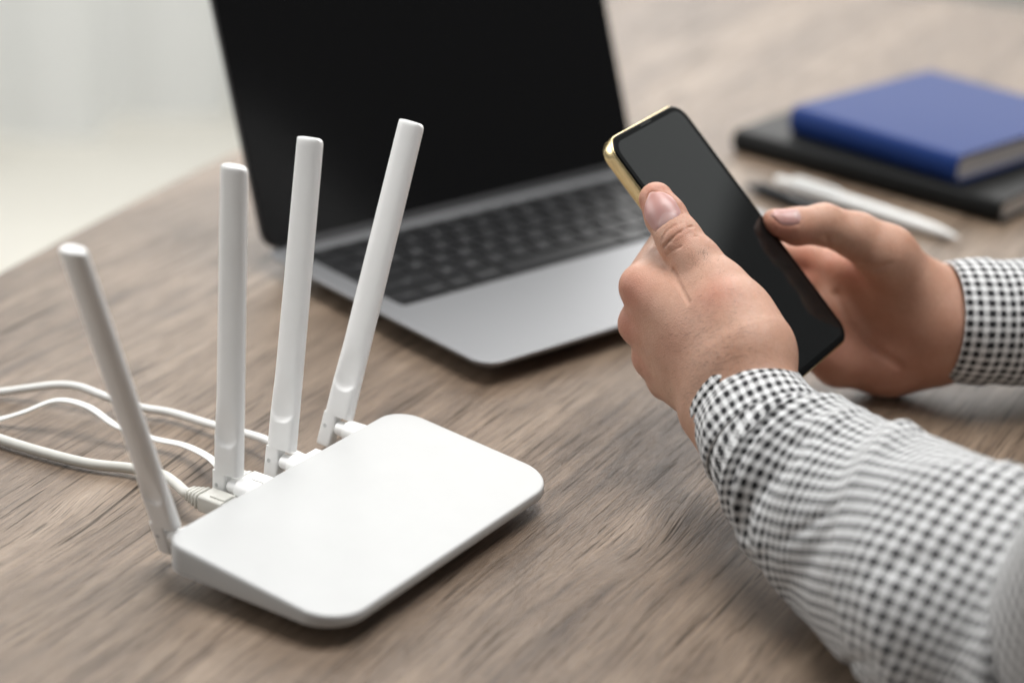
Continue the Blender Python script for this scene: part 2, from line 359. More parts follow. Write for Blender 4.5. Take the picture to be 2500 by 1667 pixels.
def rloc(P): q = P - rorg; return np.array([q @ REX, q @ REY, q[2]])
def antenna(pin_uv, top_uv, L, zp, label):
    pin = rloc(on(*pin_uv, zp)); w = CAM - on(*pin_uv, zp); k = ray(*top_uv)
    # length from hinge to tip is known, tip lies along a surveyed direction: nearer solution
    a_, b_, c_ = k @ k, 2 * k @ w, w @ w - L * L; dd = max(0.0, b_ * b_ - 4 * a_ * c_)
    T = rloc(CAM + k * ((-b_ - math.sqrt(dd)) / 2 / a_)); ax = T - pin; L = float(np.linalg.norm(ax)); ax /= L
    sx = np.array([0, 1., 0]); sx = sx - ax * (sx @ ax); sx /= np.linalg.norm(sx)       # across, away from the router
    ax = T - (pin - sx * 0.0048); L = float(np.linalg.norm(ax)); ax /= L; sx = sx - ax * (sx @ ax); sx /= np.linalg.norm(sx)
    fr = np.cross(ax, sx); fr = fr if fr[0] < 0 else -fr                                 # front of the blade
    org = pin - sx * 0.0048
    def P(x, y, t): return org + sx * x + fr * y + ax * t
    def sec(t, x0, x1, front, back, n=44, p=2.5, lim=None, sh=1.0):
        out = []; cx, hw = (x0 + x1) / 2, (x1 - x0) / 2
        for i in range(n):
            a = 2 * math.pi * i / n; c, s = math.cos(a), math.sin(a)
            x = cx + hw * math.copysign(abs(c) ** (2 / p), c) * sh; y = math.copysign(abs(s) ** (2 / p), s)
            if y > 0:
                if lim is None: y = y * front
                else:
                    q = max(-1.0, min(1.0, (x - cx) / hw)); kk = max(0.0, min(1.0, (t - (0.0190 + 0.0052 * q * q)) / 0.0030)); kk = 1 - (1 - kk) ** 2.2
                    ypad = 0.0034 * min(1.0, (max(0.0, 1 - abs(q) ** 7)) ** 0.5); yscoop = ypad - 0.0011 * max(0.0, 1 - q * q)
                    ycv = 0.0035 * (max(0.0, 1 - abs(q) ** 2.7)) ** 0.6; k2 = max(0.0, min(1.0, (t - 0.0225) / 0.022)); k2 = k2 * k2 * (3 - 2 * k2)
                    y = ypad + (yscoop - ypad) * kk; y = y + (ycv - y) * k2
            else: y = y * back
            out.append(P(x, y * (0.35 + 0.65 * sh) if sh < 1 else y, t))
        return out
    blade = []
    ts = [0.0062, 0.0066, 0.008, 0.012, 0.016, 0.0175] + list(np.linspace(0.018, 0.0285, 24)) + list(np.linspace(0.03, 0.046, 8)) + list(np.linspace(0.052, L - 0.004, 12))
    hw0, hw1 = 0.0078, 0.0071
    for t in ts:
        hw = hw0 + (hw1 - hw0) * t / L
        lim = 1
        blade.append(sec(t, -hw, hw, 0.0044, 0.0030, p=3.0, lim=lim, sh=0.985 if t < 0.0063 else 1.0))
    for e, s in ((0.0030, 1.0), (0.0018, 0.975), (0.0009, 0.92), (0.0003, 0.82), (0.0, 0.68)):
        hw = hw1; blade.append(sec(L - e, -hw, hw, 0.0044, 0.0030, p=3.0, lim=1, sh=s))
    prong = []
    for t, s in ((-0.0098, 0.9), (-0.0094, 0.97), (-0.0086, 1.0), (0.0, 1.0), (0.0068, 1.0)):
        prong.append(sec(t, -0.0003, hw0, 0.00335, 0.0029, p=6.0, sh=s))
    an = part('antenna', join(loft(blade), loft(prong)), WHITE2, router, deg=35, label=label)
    # hinge stub coming out of the router back, and its knuckle beside the prong
    c0 = org + sx * (-0.0012); 
    sy0 = RD - 0.004; zc = org[2] + 0.0005
    def circ(y, r, sz=1.0): return [(org[0] + fr[0] * 0 + r * math.cos(a), y, zc + r * sz * math.sin(a)) for a in np.linspace(0, 2 * math.pi, 24, endpoint=False)]
    ye = c0[1]
    hs = loft([circ(sy0, 0.0054), circ(ye - 0.0062, 0.0054), circ(ye - 0.0056, 0.0050), circ(ye - 0.0053, 0.0040), circ(ye - 0.0045, 0.0038), circ(ye - 0.0006, 0.0036), circ(ye + 0.0001, 0.0033)])
    part('hinge', hs, WHITE2, an, deg=50)
    pc = pin + fr * 0.0032
    pr = [[pc + fr * h + (sx * math.cos(a) + ax * math.sin(a)) * r for a in np.linspace(0, 2 * math.pi, 16, endpoint=False)] for r, h in ((0.00105, -0.0005), (0.00105, 0.00028), (0.0007, 0.00034), (0.00066, 0.0002))]
    part('hinge_pin', loft(pr), PIN, an, deg=30)
    return an
antenna((396, 1297), (176, 607), 0.149, 0.0165, 'antenna leaning furthest out beside the near left corner')
antenna((540, 1178), (571, 405), 0.150, 0.0165, 'second antenna standing straight up')
antenna((667, 1121), (757, 337), 0.1525, 0.0165, 'third antenna leaning slightly right')
antenna((803, 1037), (1005, 298), 0.1535, 0.0165, 'antenna leaning furthest right at the far corner')

# ================================================================ CABLES
def plug(cable, mat, pos, z, L=0.0215, clip=True, ribs=4, w=0.0116, h=0.0082, nose=0.0035):
    """moulded network plug pushed into the router back at router x = pos; built in router coordinates"""
    y0 = RD + nose; y1 = y0 + L
    vf = []
    body = loft([[(pos + x, y, z + zz) for x, zz in rrect(w - i * 2, h - i * 2, 0.0012, 4)] for y, i in ((y0, 0.0), (y0 + 0.0135, 0.0), (y0 + 0.0140, 0.0004), (y0 + 0.0142, 0.0012))])
    vf.append(body)
    for k in range(ribs):
        ya = y0 + 0.0150 + k * 0.0024; s = 1.0 - 0.10 * k
        vf.append(loft([[(pos + x, y, z + zz) for x, zz in rrect(w * s - i * 2, h * s - i * 2, 0.0026 * s, 5)] for y, i in ((ya, 0.0005), (ya + 0.0003, 0.0001), (ya + 0.0011, 0.0001), (ya + 0.0014, 0.0005))]))
    core = loft([[(pos + x, y, z + zz) for x, zz in rrect(w * s, h * s, 0.002 * s, 5)] for y, s in ((y0 + 0.012, 0.72), (y0 + 0.0150 + ribs * 0.0024, 0.50))])
    vf.append(core)
    V, Fs = join(*vf)
    V = [rorg + REX * p[0] + REY * p[1] + np.array([0, 0, p[2]]) for p in V]
    pl = part('plug', (V, Fs), mat, cable, deg=35)
    nv = loft([[(pos + x, y, z + zz) for x, zz in rrect(w * 0.92, h * 0.86, 0.0006, 3)] for y in (RD - 0.004, y0 + 0.001)])
    part('nose', ([rorg + REX * p[0] + REY * p[1] + np.array([0, 0, p[2]]) for p in nv[0]], nv[1]), CLEAR, pl)
    if clip:
        cv = loft([[(pos + x, y, z + h / 2 + zz) for x, zz in ((-0.0030, -0.0003), (0.0030, -0.0003), (0.0030, 0.0007), (-0.0030, 0.0007))] for y in (y0, y0 + 0.0085)])
        part('clip', ([rorg + REX * p[0] + REY * p[1] + np.array([0, 0, p[2]]) for p in cv[0]], cv[1]), mat, pl)
    e = rorg + REX * pos + REY * (y0 + 0.0150 + ribs * 0.0024 - 0.002) + np.array([0, 0, z])
    return e
def cable(name, label, mat, plugpos, pz, pts, rx, ry=None, clip=True, ribs=4, **kw):
    o = bpy.data.objects.new(name, None); COL.objects.link(o); tag(o, label, 'cable'); o.empty_display_size = 0.02
    e = plug(o, mat, plugpos, pz, clip=clip, ribs=ribs, **kw)
    back = REY * 0.012
    path = catmull([e - REY * 0.004, e, e + back * 0.3 - np.array([0, 0, 0.0003])] + pts, 10)
    part('cord', sweep(path, rx, ry), mat, o, deg=180)
    return o
x3 = rloc(on(527, 1212, 0.0175))[0]; x2 = rloc(on(622, 1160, 0.0175))[0]; x1 = rloc(on(752, 1100, 0.017))[0]
cable('network_cable', 'thick grey round network cable with ribbed grey plug in the router back', CORDG, x3 + 0.0026, 0.0125,
      [on(425, 1177, 0.009), on(392, 1158, 0.006), on(320, 1143, 0.0042), on(215, 1131, 0.0036), on(105, 1104, 0.0036), on(0, 1072, 0.0036), on(-120, 1030, 0.0036)], 0.0026, nose=0.0095)
cable('network_cable', 'thin flat white network cable with ribbed white plug in the router back', CORDW, x2, 0.0125,
      [on(513, 1118, 0.010), on(450, 1087, 0.007), on(372, 1070, 0.006), on(286, 1040, 0.010), on(215, 993, 0.016), on(140, 977, 0.016), on(60, 1005, 0.009), on(0, 1023, 0.004), on(-90, 1040, 0.003)], 0.0023, 0.0009, nose=0.0055)
cable('network_cable', 'round white cable running behind the antennas to the far router port', CORDW, x1, 0.0125,
      [on(655, 1076, 0.010), on(600, 1058, 0.008), on(515, 1036, 0.006), on(420, 1008, 0.005), on(340, 994, 0.006), on(262, 970, 0.010), on(195, 945, 0.012), on(140, 940, 0.011), on(70, 948, 0.007), on(0, 957, 0.004), on(-110, 965, 0.003)], 0.0021, ribs=0, clip=False, nose=-0.002, L=0.014)

# ================================================================ LAPTOP
la = 0.713081; LW, LD, LH = 0.304, 0.212, 0.0135
lap = empty('laptop', (-0.01296, 0.99260, 0), la, 'open grey laptop with black screen and black keyboard behind the router', 'laptop')
lp = [(0.034, 0.0026), (0.022, 0.0030), (0.009, 0.0062), (0.0028, 0.0092), (0.0004, 0.0112), (0.0, LH - 0.0006), (0.0003, LH - 0.0002), (0.0008, LH)]
part('base', slab(LW, LD, 0.0125, lp, 10, LW / 2, LD / 2), ALU, lap, deg=25)
for fx in (0.03, LW - 0.03):
    for fy in (0.028, LD - 0.025):
        part('foot', loft([[(fx + 0.007 * math.cos(a), fy + 0.007 * math.sin(a), z) for a in np.linspace(0, 2 * math.pi, 14, endpoint=False)] for z in (0.0002, 0.0032)]), RUBBER, lap)
KX0, KX1, KY0, KY1 = 0.0150, 0.289, 0.0925, 0.1935
part('keyboard_well', slab(KX1 - KX0, KY1 - KY0, 0.004, [(0.0, LH - 0.002), (0.0, LH + 0.00025), (0.0003, LH + 0.00035)], 5, (KX0 + KX1) / 2, (KY0 + KY1) / 2), WELL, lap)
part('trackpad', slab(0.128, 0.079, 0.004, [(0, LH - 0.001), (0, LH + 0.00002), (0.0003, LH + 0.00006)], 5, LW / 2, 0.0475), ALU, lap)
keymeshes = {}
def keymesh(w, d):
    k = (round(w, 4), round(d, 4))
    if k not in keymeshes:
        me = mesh(*slab(w, d, 0.0016, [(0, 0), (0, 0.0009), (0.0004, 0.0013)], 3)); autosmooth(me, 40); me.materials.append(KEY); keymeshes[k] = me
    return keymeshes[k]
glyph = {}
def glyphmesh(ch, size):
    if (ch, size) not in glyph:
        cu = bpy.data.curves.new('glyph', 'FONT'); cu.body = ch; cu.size = size; cu.align_x = 'CENTER'; cu.align_y = 'CENTER'; cu.resolution_u = 2
        ob = bpy.data.objects.new('glyph', cu); COL.objects.link(ob)
        dg = bpy.context.evaluated_depsgraph_get(); me = bpy.data.meshes.new_from_object(ob.evaluated_get(dg))
        bpy.data.objects.remove(ob); me.materials.clear(); me.materials.append(INK); glyph[(ch, size)] = me
    return glyph[(ch, size)]
def key(x0, x1, yc, d, ch):
    o = link('key', keymesh(x1 - x0 - 0.0028, d), None, lap); o.location = ((x0 + x1) / 2, yc, LH + 0.00036)
    if ch:
        s = 0.0060 if len(ch) == 1 else 0.0031
        g = link('legend', glyphmesh(ch, s), None, o, smooth=False); g.location = (0, 0, 0.00142)
rows = [
    (['esc'] + ['F%d' % i for i in range(1, 13)] + [''], [1.0] * 14),
    (list('`1234567890-=') + ['delete'], [1.0] * 13 + [1.5]),
    (['tab'] + list('QWERTYUIOP[]\\'), [1.5] + [1.0] * 13),
    (['caps'] + list("ASDFGHJKL;'") + ['return'], [1.75] + [1.0] * 11 + [1.75]),
    (['shift'] + list('ZXCVBNM,./') + ['shift'], [2.25] + [1.0] * 10 + [2.25]),
    (['fn', 'control', 'option', 'command', '', 'command', 'option', '<', 'v', '>'], [1.0, 1.0, 1.0, 1.25, 5.0, 1.25, 1.0, 1.0, 1.0, 1.0]),
]
ky = KY1 - 0.0012
for ri, (chs, ws) in enumerate(rows):
    hh = 0.0120 if ri == 0 else 0.0174
    tot = sum(ws); x = KX0 + 0.0014
    for ch, w in zip(chs, ws):
        wd = w / tot * (KX1 - KX0 - 0.0028)
        key(x, x + wd, ky - hh / 2, hh - 0.0028, ch); x += wd
    ky -= hh
TH = math.radians(110.5)
lid = np.array([0, -math.cos(TH), math.sin(TH)])          # from the hinge up
lidn = np.array([0, -math.sin(TH), -math.cos(TH)])        # out of the display, towards the keyboard
hinge0 = np.array([0, LD - 0.004, LH + 0.001])
def lidslab(w, d, r, prof, cx, cy, seg=8):
    V, Fs = slab(w, d, r, prof, seg, cx, cy)
    return [hinge0 + np.array([p[0], 0, 0]) + lid * p[1] + lidn * p[2] for p in V], [f[::-1] for f in Fs]
part('lid', lidslab(LW, 0.208, 0.0115, [(0.0012, -0.0048), (0.0003, -0.0043), (0, -0.0034), (0, -0.0006), (0.0004, 0.0)], LW / 2, 0.104), ALUD, lap, deg=30)
part('display', lidslab(LW - 0.0016, 0.2064, 0.0107, [(0, -0.0005), (0, 0.0004), (0.0004, 0.0007)], LW / 2, 0.104), DISPLAY, lap, deg=30)
hc = loft([[(x, LD - 0.0035 + 0.0042 * math.cos(a), LH - 0.0006 + 0.0042 * math.sin(a)) for a in np.linspace(0, 2 * math.pi, 16, endpoint=False)] for x in (0.022, LW - 0.022)])
part('hinge', hc, ALUD, lap, deg=50)

# ================================================================ PHONE
PO = np.array([0.1070, 0.9562, 0.1019])
PA = np.array([[0.52451, -0.61867, 0.58492], [0.85041, 0.34749, -0.39504], [0.04115, 0.70463, 0.70838]])
PM = Matrix(((*PA[0], PO[0]), (*PA[1], PO[1]), (*PA[2], PO[2]), (0, 0, 0, 1)))
PW, PH, PT = 0.0735, 0.149, 0.0080
phone = bpy.data.objects.new('smartphone', None); COL.objects.link(phone); phone.matrix_world = PM
tag(phone, 'gold edged smartphone with dark screen held between both hands', 'phone')
part('frame', slab(PW, PH, 0.0105, [(0.0012, -PT), (0.0004, -PT + 0.0003), (0, -PT + 0.0009), (0, -0.0014), (0.0002, -0.0009), (0.0005, -0.0007)], 10), GOLD, phone, deg=35)
part('bezel', slab(PW - 0.0012, PH - 0.0012, 0.0099, [(0, -0.0010), (0, -0.0004), (0.0003, -0.0001), (0.0008, 0.0)], 10), BEZEL, phone, deg=35)
part('screen', slab(PW - 0.0072, PH - 0.0078, 0.0066, [(0, -0.0003), (0, 0.00008), (0.0002, 0.00012)], 10), GLASS, phone, deg=35)
part('speaker_slot', slab(0.011, 0.0009, 0.00045, [(0, -0.0002), (0, 0.00006)], 4, 0, PH / 2 - 0.0022), simple('speaker_mesh', (0.02, 0.02, 0.02), 0.8), phone)
part('back_panel', slab(PW - 0.003, PH - 0.003, 0.009, [(0.0004, -PT - 0.0004), (0, -PT + 0.0002)], 8), GOLDG, phone)
part('camera_bump', slab(0.030, 0.031, 0.008, [(0.0006, -PT - 0.0022), (0, -PT - 0.0018), (0, -PT)], 8, -PW / 2 + 0.0185, PH / 2 - 0.0190), GOLDG, phone, deg=30)
def button(y0, y1):
    prof = [[(-PW / 2 - dx, y, zz - PT / 2) for y, zz in rrect(abs(y1 - y0) - i * 2, 0.0030 - i * 2, 0.0014, 4, 0, (y0 + y1) / 2, 0)] for dx, i in ((-0.0005, 0), (0.0004, 0), (0.0006, 0.0003))]
    part('side_button', loft(prof), GOLD, phone, deg=30)
button(0.034, 0.041); button(0.016, 0.027); button(0.001, 0.012)

# ================================================================ NOTEBOOKS AND PENS
def notebook(label, corners, z0, T, cm, spine_round):
    """corners: left-back... given as spine start, spine end, and the far end of the foot edge (world points)"""
    A, B, Cc = [np.array(c) for c in corners]
    ex = (B - A); ex[2] = 0; L = np.linalg.norm(ex); ex /= L; ey = np.array([-ex[1], ex[0], 0]); Wd = abs((Cc - B) @ ey)
    o = empty('notebook', (A[0], A[1], z0), math.atan2(ex[1], ex[0]), label, 'notebook')
    c = 0.0022
    part('pages', slab(L - 0.006, Wd - 0.005, 0.002, [(0, c * 0.8), (0, T - c * 0.8)], 4, L / 2, Wd / 2 + 0.0005), PAGE, o)
    # case: outline in the cross-section y-z, swept along x: back cover, rounded spine, front cover
    sec = []; inn = []
    n = 10
    for k in range(n + 1):
        a = math.radians(-90 - 180 * k / n)
        sec.append((spine_round + spine_round * math.cos(a), T / 2 + T / 2 * math.sin(a)))
        inn.append((spine_round + (spine_round - c) * math.cos(a), T / 2 + (T / 2 - c) * math.sin(a)))
    poly = [(Wd, 0.0)] + sec + [(Wd, T), (Wd + 0.0, T - c)] + inn[::-1] + [(Wd, c)]
    loops = [[(x, y, z) for y, z in poly] for x in (0.0, 0.0015, L - 0.0015, L)]
    part('cover', loft(loops), cm, o, deg=35)
    return o
bk = [on(1789, 318, 0.0165), on(2446, 495, 0.0165), on(2640, 395, 0.0165)]
notebook('closed black notebook lying under the blue notebook', bk, 0.0002, 0.0165, BLACKC, 0.006)
bb = [on(1930, 262, 0.037), on(2338, 384, 0.037), on(2505, 236, 0.037)]
notebook('closed blue notebook on top of the black notebook', bb, 0.0168, 0.0205, BLUE, 0.006)

def revolve(p0, p1, prof, seg=20):
    d = p1 - p0; L = np.linalg.norm(d); d /= L; s = np.cross(d, (0, 0, 1)); s /= np.linalg.norm(s); u = np.cross(s, d)
    return loft([[p0 + d * (t * L) + (s * math.cos(a) + u * math.sin(a)) * r for a in np.linspace(0, 2 * math.pi, seg, endpoint=False)] for t, r in prof])
def pen(name, label, a, b, R, m1, m2):
    o = bpy.data.objects.new(name, None); COL.objects.link(o); tag(o, label, 'pen'); o.empty_display_size = 0.02
    a, b = np.array(a), np.array(b)
    part('barrel', revolve(a, b, [(0.10, R * 0.9), (0.102, R), (0.60, R), (0.80, R * 0.92), (0.90, R * 0.72), (0.905, R * 0.6)]), m1, o)
    part('tip', revolve(a, b, [(0.90, R * 0.66), (0.96, R * 0.40), (0.985, R * 0.16), (1.0, R * 0.1)]), m2, o)
    part('push_button', revolve(a, b, [(0.0, R * 0.50), (0.004, R * 0.6), (0.098, R * 0.66), (0.104, R * 0.6)]), m1, o)
    d = b - a; up = np.array([0, 0, R * 1.25])
    part('clip', sweep(np.array([a + d * 0.09 + up * 0.8, a + d * 0.12 + up, a + d * 0.34 + up, a + d * 0.36 + up * 0.85]), R * 0.30, R * 0.16, 8), m2, o)
    return o
p0 = on(1896, 446, 0.0042); p1 = on(2342, 581, 0.0042)
pen('pen', 'white pen lying between the black notebook and the right hand', p0 + [0, 0, 0.002], p1 - [0, 0, 0.0], 0.0051, PENW, PENW)
q0 = on(1826, 452, 0.0044); q1 = on(2110, 552, 0.0044)
pen('pen', 'dark pen partly hidden behind the thumb beside the white pen', q0, q1, 0.0040, PENB, PENB)

# ================================================================ PERSON: hands, sleeves
person = bpy.data.objects.new('person', None); COL.objects.link(person); person.location = (0.25, 0.8, 0); person.empty_display_size = 0.03
tag(person, 'person in a black and white checked shirt holding a gold smartphone', 'person')
bpy.context.view_layer.update()
PINV = person.matrix_world.inverted()
def pp(x, y, z): return PO + PA @ (np.array([x, y, z]) / 1000.0)      # phone coordinates in mm
def pz(u, v, z):                                                      # where a surveyed direction meets a plane parallel to the screen
    k, c = PA.T @ ray(u, v), PA.T @ (CAM - PO); return CAM + ray(u, v) * ((z / 1000 - c[2]) / k[2])
class Hand:
    def __init__(s): s.pr = []; s.carve = []; s.bulge = []; s.red = []; s.dark = []; s.flat = []
    def cap(s, a, b, ra, rb, k): s.pr.append((np.array(a) * 1000, np.array(b) * 1000, ra, rb, k))
    def chain(s, pts, k):
        for i in range(len(pts) - 1): s.cap(pts[i][0], pts[i + 1][0], pts[i][1], pts[i + 1][1], k[i] if isinstance(k, list) else k)
    def base(s, P):
        d = None
        for a, b, ra, rb, k in s.pr:
            ab = b - a; t = np.clip(((P - a) @ ab) / (ab @ ab), 0, 1)
            q = P - a - t[:, None] * ab
            e = np.sqrt((q * q).sum(1)) - (ra + (rb - ra) * t)
            if d is None: d = e
            else:
                h = np.maximum(k - np.abs(d - e), 0) / k; d = np.minimum(d, e) - h * h * k * 0.25
        return d
    def phonecut(s, P, d):
        q = (P / 1000 - PO) @ PA * 1000
        q = np.abs(q - np.array([0, 0, -PT * 500])) - np.array([PW * 500 + 0.2 - 1.5, PH * 500 + 0.2 - 1.5, PT * 500 + 0.2 - 1.5])
        box = np.linalg.norm(np.maximum(q, 0), axis=1) + np.minimum(q.max(1), 0) - 1.5
        e = -box; k = 1.2; h = np.maximum(k - np.abs(d - e), 0) / k
        return np.maximum(d, e) + h * h * k * 0.25
    def sdf(s, P):
        d = s.base(P)
        for c, r, amp in s.bulge:
            d = d - amp * np.exp(-((P - c) ** 2).sum(1) / r ** 2)
        for poly, w, dep in s.carve:
            m = np.full(len(P), 1e9)
            for a, b in zip(poly[:-1], poly[1:]):
                ab = b - a; t = np.clip(((P - a) @ ab) / (ab @ ab), 0, 1); q = P - a - t[:, None] * ab
                m = np.minimum(m, (q * q).sum(1))
            d = d + dep * np.exp(-m / w ** 2)
        return s.phonecut(P, d)
    def hit(s, u, v, d0=0.85, d1=1.2):
        """first point of the skin along a surveyed direction"""
        k = ray(u, v); d = d0
        for _ in range(200):
            f = s.sdf((CAM + d * k)[None] * 1000)[0] / 1000
            if f < 0.00002: break
            d += f * 0.7
            if d > d1: break
        return (CAM + d * k) * 1000
    def surface(s, vox, pad=3.0):
        A = np.array([p for q in s.pr for p in (q[0] - q[2], q[1] - q[3], q[0] + q[2], q[1] + q[3])])
        lo, hi = A.min(0) - pad, A.max(0) + pad
        n = np.ceil((hi - lo) / vox / 4).astype(int) * 4 + 4
        cn = n // 4
        cg = [lo[i] + (np.arange(cn[i]) + 0.375) * vox * 4 for i in range(3)]
        cp = np.stack(np.meshgrid(*cg, indexing='ij'), -1).reshape(-1, 3)
        cd = s.sdf(cp).reshape(cn)
        Dg = np.repeat(np.repeat(np.repeat(cd, 4, 0), 4, 1), 4, 2).astype(np.float64)
        act = np.argwhere(np.abs(Dg) < vox * 8)
        Dg[tuple(act.T)] = s.sdf(lo + act * vox)
        sg = Dg < 0
        c = [sg[i:n[0] - 1 + i, j:n[1] - 1 + j, k:n[2] - 1 + k] for i in (0, 1) for j in (0, 1) for k in (0, 1)]
        cnt = sum(x.astype(np.int8) for x in c); cells = np.argwhere((cnt > 0) & (cnt < 8))
        idx = -np.ones(n - 1, int); idx[tuple(cells.T)] = np.arange(len(cells))
        acc = np.zeros((len(cells), 3)); num = np.zeros(len(cells))
        offs = [np.array(o) for o in ((0, 0, 0), (1, 0, 0), (0, 1, 0), (0, 0, 1), (1, 1, 0), (1, 0, 1), (0, 1, 1), (1, 1, 1))]
        val = {tuple(o): Dg[tuple((cells + o).T)] for o in offs}
        for o in offs:
            for ax in range(3):
                if o[ax]: continue
                o2 = o.copy(); o2[ax] = 1; a, b = val[tuple(o)], val[tuple(o2)]; m = (a < 0) != (b < 0)
                t = np.where(m, a / np.where(m, a - b, 1), 0)
                pt = cells + o + t[:, None] * (o2 - o); acc[m] += pt[m]; num[m] += 1
        V = lo + acc / num[:, None] * vox
        quads = []
        for ax in range(3):
            o2 = np.zeros(3, int); o2[ax] = 1; u_, v_ = [i for i in range(3) if i != ax]
            sl0 = tuple(slice(1 if i != ax else 0, n[i] - 1) for i in range(3)); sl1 = tuple(slice(1, n[i] - 1) if i != ax else slice(1, n[i]) for i in range(3))
            a, b = sg[sl0], sg[sl1]; e = np.argwhere(a != b); ins = a[tuple(e.T)]
            g = e + np.array([1 if i != ax else 0 for i in range(3)])
            du = np.zeros(3, int); du[u_] = 1; dv = np.zeros(3, int); dv[v_] = 1
            q = np.stack([idx[tuple((g - du - dv).T)], idx[tuple((g - dv).T)], idx[tuple(g.T)], idx[tuple((g - du).T)]], 1)
            flip = ins if ax != 1 else ~ins
            q[~flip] = q[~flip][:, ::-1]; quads.append(q)
        quads = np.concatenate(quads)
        for _ in range(2):
            f = s.sdf(V); g = np.stack([s.sdf(V + np.eye(3)[i] * 0.05) - f for i in range(3)], 1) / 0.05
            gl = np.maximum((g * g).sum(1), 0.25); V = V - np.clip(f / gl, -0.5, 0.5)[:, None] * g
        return V, quads
    def paint(s, V):
        r = np.zeros(len(V)); dk = np.zeros(len(V))
        for c, rad, a in s.red: r = np.maximum(r, a * np.exp(-((V - c) ** 2).sum(1) / rad ** 2))
        for c, rad, a in s.dark: dk = np.maximum(dk, a * np.exp(-((V - c) ** 2).sum(1) / rad ** 2))
        return r, dk

E_ = lambda u, v, d, r: (at(u, v, d), r)
Z_ = lambda u, v, z, r: (pz(u, v, z), r)
Q_ = lambda x, y, z, r: (pp(x, y, z), r)
# --- near hand (person's left): back of the hand to the lens, thumb on the screen edge
H1 = Hand()
H1.chain([E_(1828, 935, .928, 19.5), E_(1895, 1085, .906, 21), E_(2080, 1260, .868, 24)], 14)                 # wrist into sleeve
H1.chain([E_(1755, 1000, .938, 18.5), E_(1850, 1120, .913, 20)], 16)
H1.chain([E_(1800, 885, .935, 18), E_(1568, 700, .975, 10.6)], 12)
H1.chain([E_(1780, 915, .940, 18), E_(1563, 790, .985, 10.2)], 10)
H1.chain([E_(1765, 945, .945, 17), E_(1594, 872, .992, 9.6)], 10)
H1.chain([E_(1757, 975, .948, 16), E_(1630, 930, .997, 9.2)], 10)
H1.chain([E_(1836, 852, .933, 18.2), E_(1795, 775, .944, 15.0), E_(1753, 703, .954, 12.6)], 14)               # thumb metacarpal
H1.chain([E_(1740, 775, .953, 12), E_(1630, 720, .972, 10.5)], 12)
H1.chain([E_(1690, 690, .966, 9), E_(1640, 650, .982, 9)], 8)                                             # web
H1.chain([E_(1753, 703, .954, 12.4), E_(1704, 638, .961, 10.6), E_(1657, 583, .968, 10.6), E_(1625, 528, .974, 9.6), E_(1602, 487, .979, 8.3)], [6, 4, 3, 3])
fi = E_(1568, 700, .975, 10.4)
H1.chain([fi, Z_(1648, 568, -19.5, 9.2), Z_(1720, 566, -18.5, 8.0), Z_(1775, 570, -16, 7.2)], 3)
H1.chain([E_(1563, 790, .985, 10.0), Z_(1655, 650, -20.5, 9.2), Z_(1745, 640, -18.5, 8.0), Z_(1800, 640, -16, 7.2)], 3)
H1.chain([E_(1594, 872, .992, 9.4), Z_(1690, 735, -20, 8.8), Z_(1775, 720, -18.3, 7.8), Z_(1830, 715, -15.8, 7.0)], 3)
H1.chain([E_(1630, 930, .997, 9.0), Z_(1720, 815, -19.5, 8.0), Z_(1800, 790, -17.5, 7.0), Z_(1840, 785, -15.3, 6.4)], 3)
def path_on(H, px): return [H.hit(u, v) for u, v in px]
lines1 = [([(1622, 603), (1640, 584), (1660, 568), (1690, 553)], 0.75, 0.75), ([(1617, 586), (1628, 566), (1648, 550)], 0.7, 0.35), ([(1629, 621), (1662, 604), (1700, 577)], 0.75, 0.5),
          ([(1640, 592), (1664, 584), (1684, 570)], 0.6, 0.3), ([(1640, 560), (1664, 544)], 0.6, 0.25),
          ([(1642, 660), (1658, 695), (1671, 719), (1681, 738)], 1.0, 1.2)]
c1 = [(path_on(H1, px), w, dp) for px, w, dp in lines1]
b1 = [(H1.hit(1664, 578), 8, 0.7), (H1.hit(1765, 705), 10, 0.9), (H1.hit(1540, 692), 8, 0.6), (H1.hit(1540, 780), 8, 0.5), (H1.hit(1905, 800), 16, 1.2)]
H1.carve = c1; H1.bulge = b1
H1.red = [(H1.hit(1600, 470), 10, 0.55), (H1.hit(1565, 505), 8, 0.5), (H1.hit(1660, 575), 8, 0.28), (H1.hit(1745, 715), 11, 0.42), (H1.hit(1535, 715), 13, 0.5), (H1.hit(1527, 800), 12, 0.55), (H1.hit(1560, 880), 12, 0.35), (H1.hit(1640, 850), 16, 0.2), (H1.hit(1660, 500), 7, 0.35)]
H1.dark = [(H1.hit(1700, 930), 28, 0.55), (H1.hit(1760, 850), 20, 0.35), (H1.hit(1640, 960), 22, 0.4)]
# --- far hand (person's right): palm side, thumb on the other screen edge
H2 = Hand()
H2.chain([E_(2318, 793, 1.080, 25.5), E_(2560, 780, 1.090, 28)], 14)
H2.chain([E_(2315, 790, 1.082, 24.5), E_(2262, 745, 1.081, 19.5), E_(2165, 622, 1.060, 14.2)], 12)
H2.chain([E_(2150, 735, 1.084, 14), E_(2255, 800, 1.088, 20)], 16)
H2.chain([E_(2265, 855, 1.092, 18.5), E_(2170, 882, 1.092, 16.0), E_(2050, 872, 1.088, 15)], 14)
H2.chain([E_(2250, 800, 1.090, 20), E_(2080, 760, 1.095, 14)], 14)
H2.chain([E_(2165, 622, 1.060, 14.2), E_(2092, 576, 1.056, 11.7), E_(2012, 549, 1.051, 10.4), E_(1945, 553, 1.046, 9.4), E_(1893, 546, 1.043, 7.6)], [8, 4, 3, 3])
H2.chain([E_(2085, 735, 1.095, 12), E_(1992, 640, 1.096, 9.8), Q_(14, -2, -18.5, 8.2), Q_(-2, 8, -16, 7.4)], [10, 3, 3])
